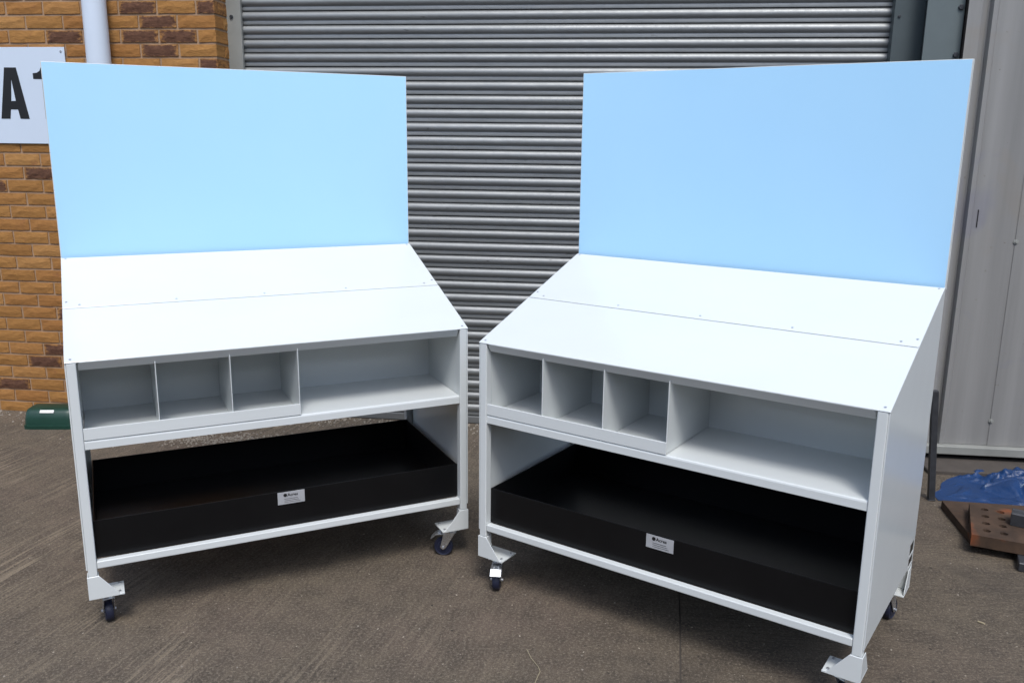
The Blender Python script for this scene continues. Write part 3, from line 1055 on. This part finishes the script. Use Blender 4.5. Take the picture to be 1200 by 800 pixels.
tag(o, 'dark steel packing block on the ground in front of the drilled plate', 'block')
bm = bmesh.new()
add_box(bm, 0, 0.16, 0, 0.012, 0.0, 0.055)
add_box(bm, 0, 0.16, 0.0585, 0.0705, 0.0, 0.055)
add_box(bm, 0, 0.16, 0.0122, 0.0583, 0.043, 0.055)
o = build('channel_offcut', bm, M_DARKSTEEL, None, 0.002, 1)
o.location = (2.150, 3.505, 0.0905); o.rotation_euler = (0, 0, PA + R(-8))
tag(o, 'short dark steel channel offcut resting on the drilled plate', 'offcut')

# tarpaulin: a crumpled sheet heaped against the plates
bm = bmesh.new()
nx, ny = 150, 84
gr = []
for i in range(nx + 1):
    row = []
    for j in range(ny + 1):
        u, v = i / nx, j / ny
        x = 2.075 + 1.05 * u
        yb = 3.985 - 0.07 * min(1, u * 3.0) - 0.10 * u
        y = yb + (0.05 + 0.50 * min(1, (u * 2.6) ** 0.8)) * v
        env = math.sin(math.pi * min(1, max(0, v)) ** 0.8) * min(1, u * 2.2) ** 0.9
        hh = 0.006 + 0.012 * env + 0.095 * max(0, u - 0.28) * math.sin(math.pi * v)
        P = Vector((x * 4.2, y * 6.0, 0.3))
        Pw = P + 0.55 * Vector((noise.noise(P * 1.1), noise.noise(P * 1.1 + Vector((7, 3, 1))), 0))
        d1 = noise.voronoi(Pw * 1.0)[0]
        d2 = noise.voronoi(Pw * 2.4 + Vector((3, 8, 0)))[0]
        d3 = noise.voronoi(Pw * 5.0 + Vector((1, 2, 0)))[0]
        crease = (0.55 - d1[0]) * 0.070 + (0.5 - d2[0]) * 0.068 + (0.45 - d3[0]) * 0.026 + 0.03 * abs(noise.noise(P * 1.4))
        edge = min(1.0, 9 * v + 0.1, 8 * (1 - v), 10 * u + 0.12)
        z = max(0.003, (hh + crease * 1.25) * edge * (0.40 + 0.60 * env) * min(1.0, 0.22 + 1.9 * u))
        x += 0.03 * noise.noise(P * 1.7 + Vector((9, 9, 0))); y += 0.035 * noise.noise(P * 1.5 + Vector((3, 4, 0)))
        row.append(bm.verts.new((x, y, z)))
    gr.append(row)
for i in range(nx):
    for j in range(ny):
        bm.faces.new((gr[i][j], gr[i + 1][j], gr[i + 1][j + 1], gr[i][j + 1]))
o = build('tarpaulin', bm, M_TARP, None, smooth=True)
tag(o, 'crumpled blue plastic tarpaulin on the ground under the clad wall', 'tarpaulin')

# dry stalk lying on the concrete in the foreground
def stalk(name, pts, r, label):
    bm = bmesh.new()
    prev = None
    for i, p in enumerate(pts):
        ring = [bm.verts.new(Vector(p) + Vector((r * math.cos(a), 0.4 * r * math.sin(a), r * math.sin(a)))) for a in (0, 1.57, 3.14, 4.71)]
        if prev:
            for k in range(4): bm.faces.new((prev[k], prev[(k + 1) % 4], ring[(k + 1) % 4], ring[k]))
        prev = ring
    o = build(name, bm, M_STRAW, None, smooth=True)
    tag(o, label, 'stalk')
    return o


stalk('dry_stalk', [(0.062, 2.66, .003), (0.075, 2.61, .004), (0.098, 2.56, .004), (0.103, 2.535, .004), (0.092, 2.50, .003), (0.084, 2.47, .003)], 0.0012, 'bent dry straw stalk on the concrete in the foreground')
stalk('dry_stalk', [(1.700, 2.872, .003), (1.706, 2.862, .004), (1.716, 2.856, .003)], 0.0028, 'short pale straw chip on the ground right of the right workstation')

# grit along the wall foot and loose specks on the concrete: uncountable
rg = random.Random(5)
bm = bmesh.new()


def pebble(x, y, r):
    vv = []
    a0 = rg.uniform(0, 6)
    for k in range(5):
        a = a0 + k * 1.2566
        vv.append(bm.verts.new((x + r * rg.uniform(.7, 1.2) * math.cos(a), y + r * rg.uniform(.7, 1.2) * math.sin(a), 0.0005)))
    t = [bm.verts.new((v.co.x * .5 + x * .5, v.co.y * .5 + y * .5, r * rg.uniform(.5, .9))) for v in vv]
    for k in range(5): bm.faces.new((vv[k], vv[(k + 1) % 5], t[(k + 1) % 5], t[k]))
    bm.faces.new(t)


cy, sy2 = math.cos(WYAW), math.sin(WYAW)


def wp(s, off):
    return (s * cy + off * sy2, YW + s * sy2 - off * cy)


for _ in range(2600):
    s = rg.uniform(-4.2, 1.9)
    face = OFF if s < SC else 0.02
    off = face + 0.01 + abs(rg.gauss(0, 0.10))
    if rg.random() > 0.35 + 0.65 * max(0, noise.noise(Vector((s * 2.2, 0, 4))) + 0.35): continue
    x, y = wp(s, off)
    pebble(x, y, rg.choice((0.003, 0.004, 0.005, 0.006, 0.009)))
for _ in range(900):
    pebble(rg.gauss(-1.50, 0.32), rg.gauss(4.74, 0.06), rg.choice((0.003, 0.004, 0.006, 0.008)))
for _ in range(420):
    pebble(rg.uniform(-3.2, 3.0), rg.uniform(1.9, 4.8), rg.choice((0.0015, 0.002, 0.002, 0.0028, 0.004)))
o = build('grit', bm, M_STONE)
tag(o, 'pale grit and small stones scattered along the wall foot', 'grit', kind='stuff')
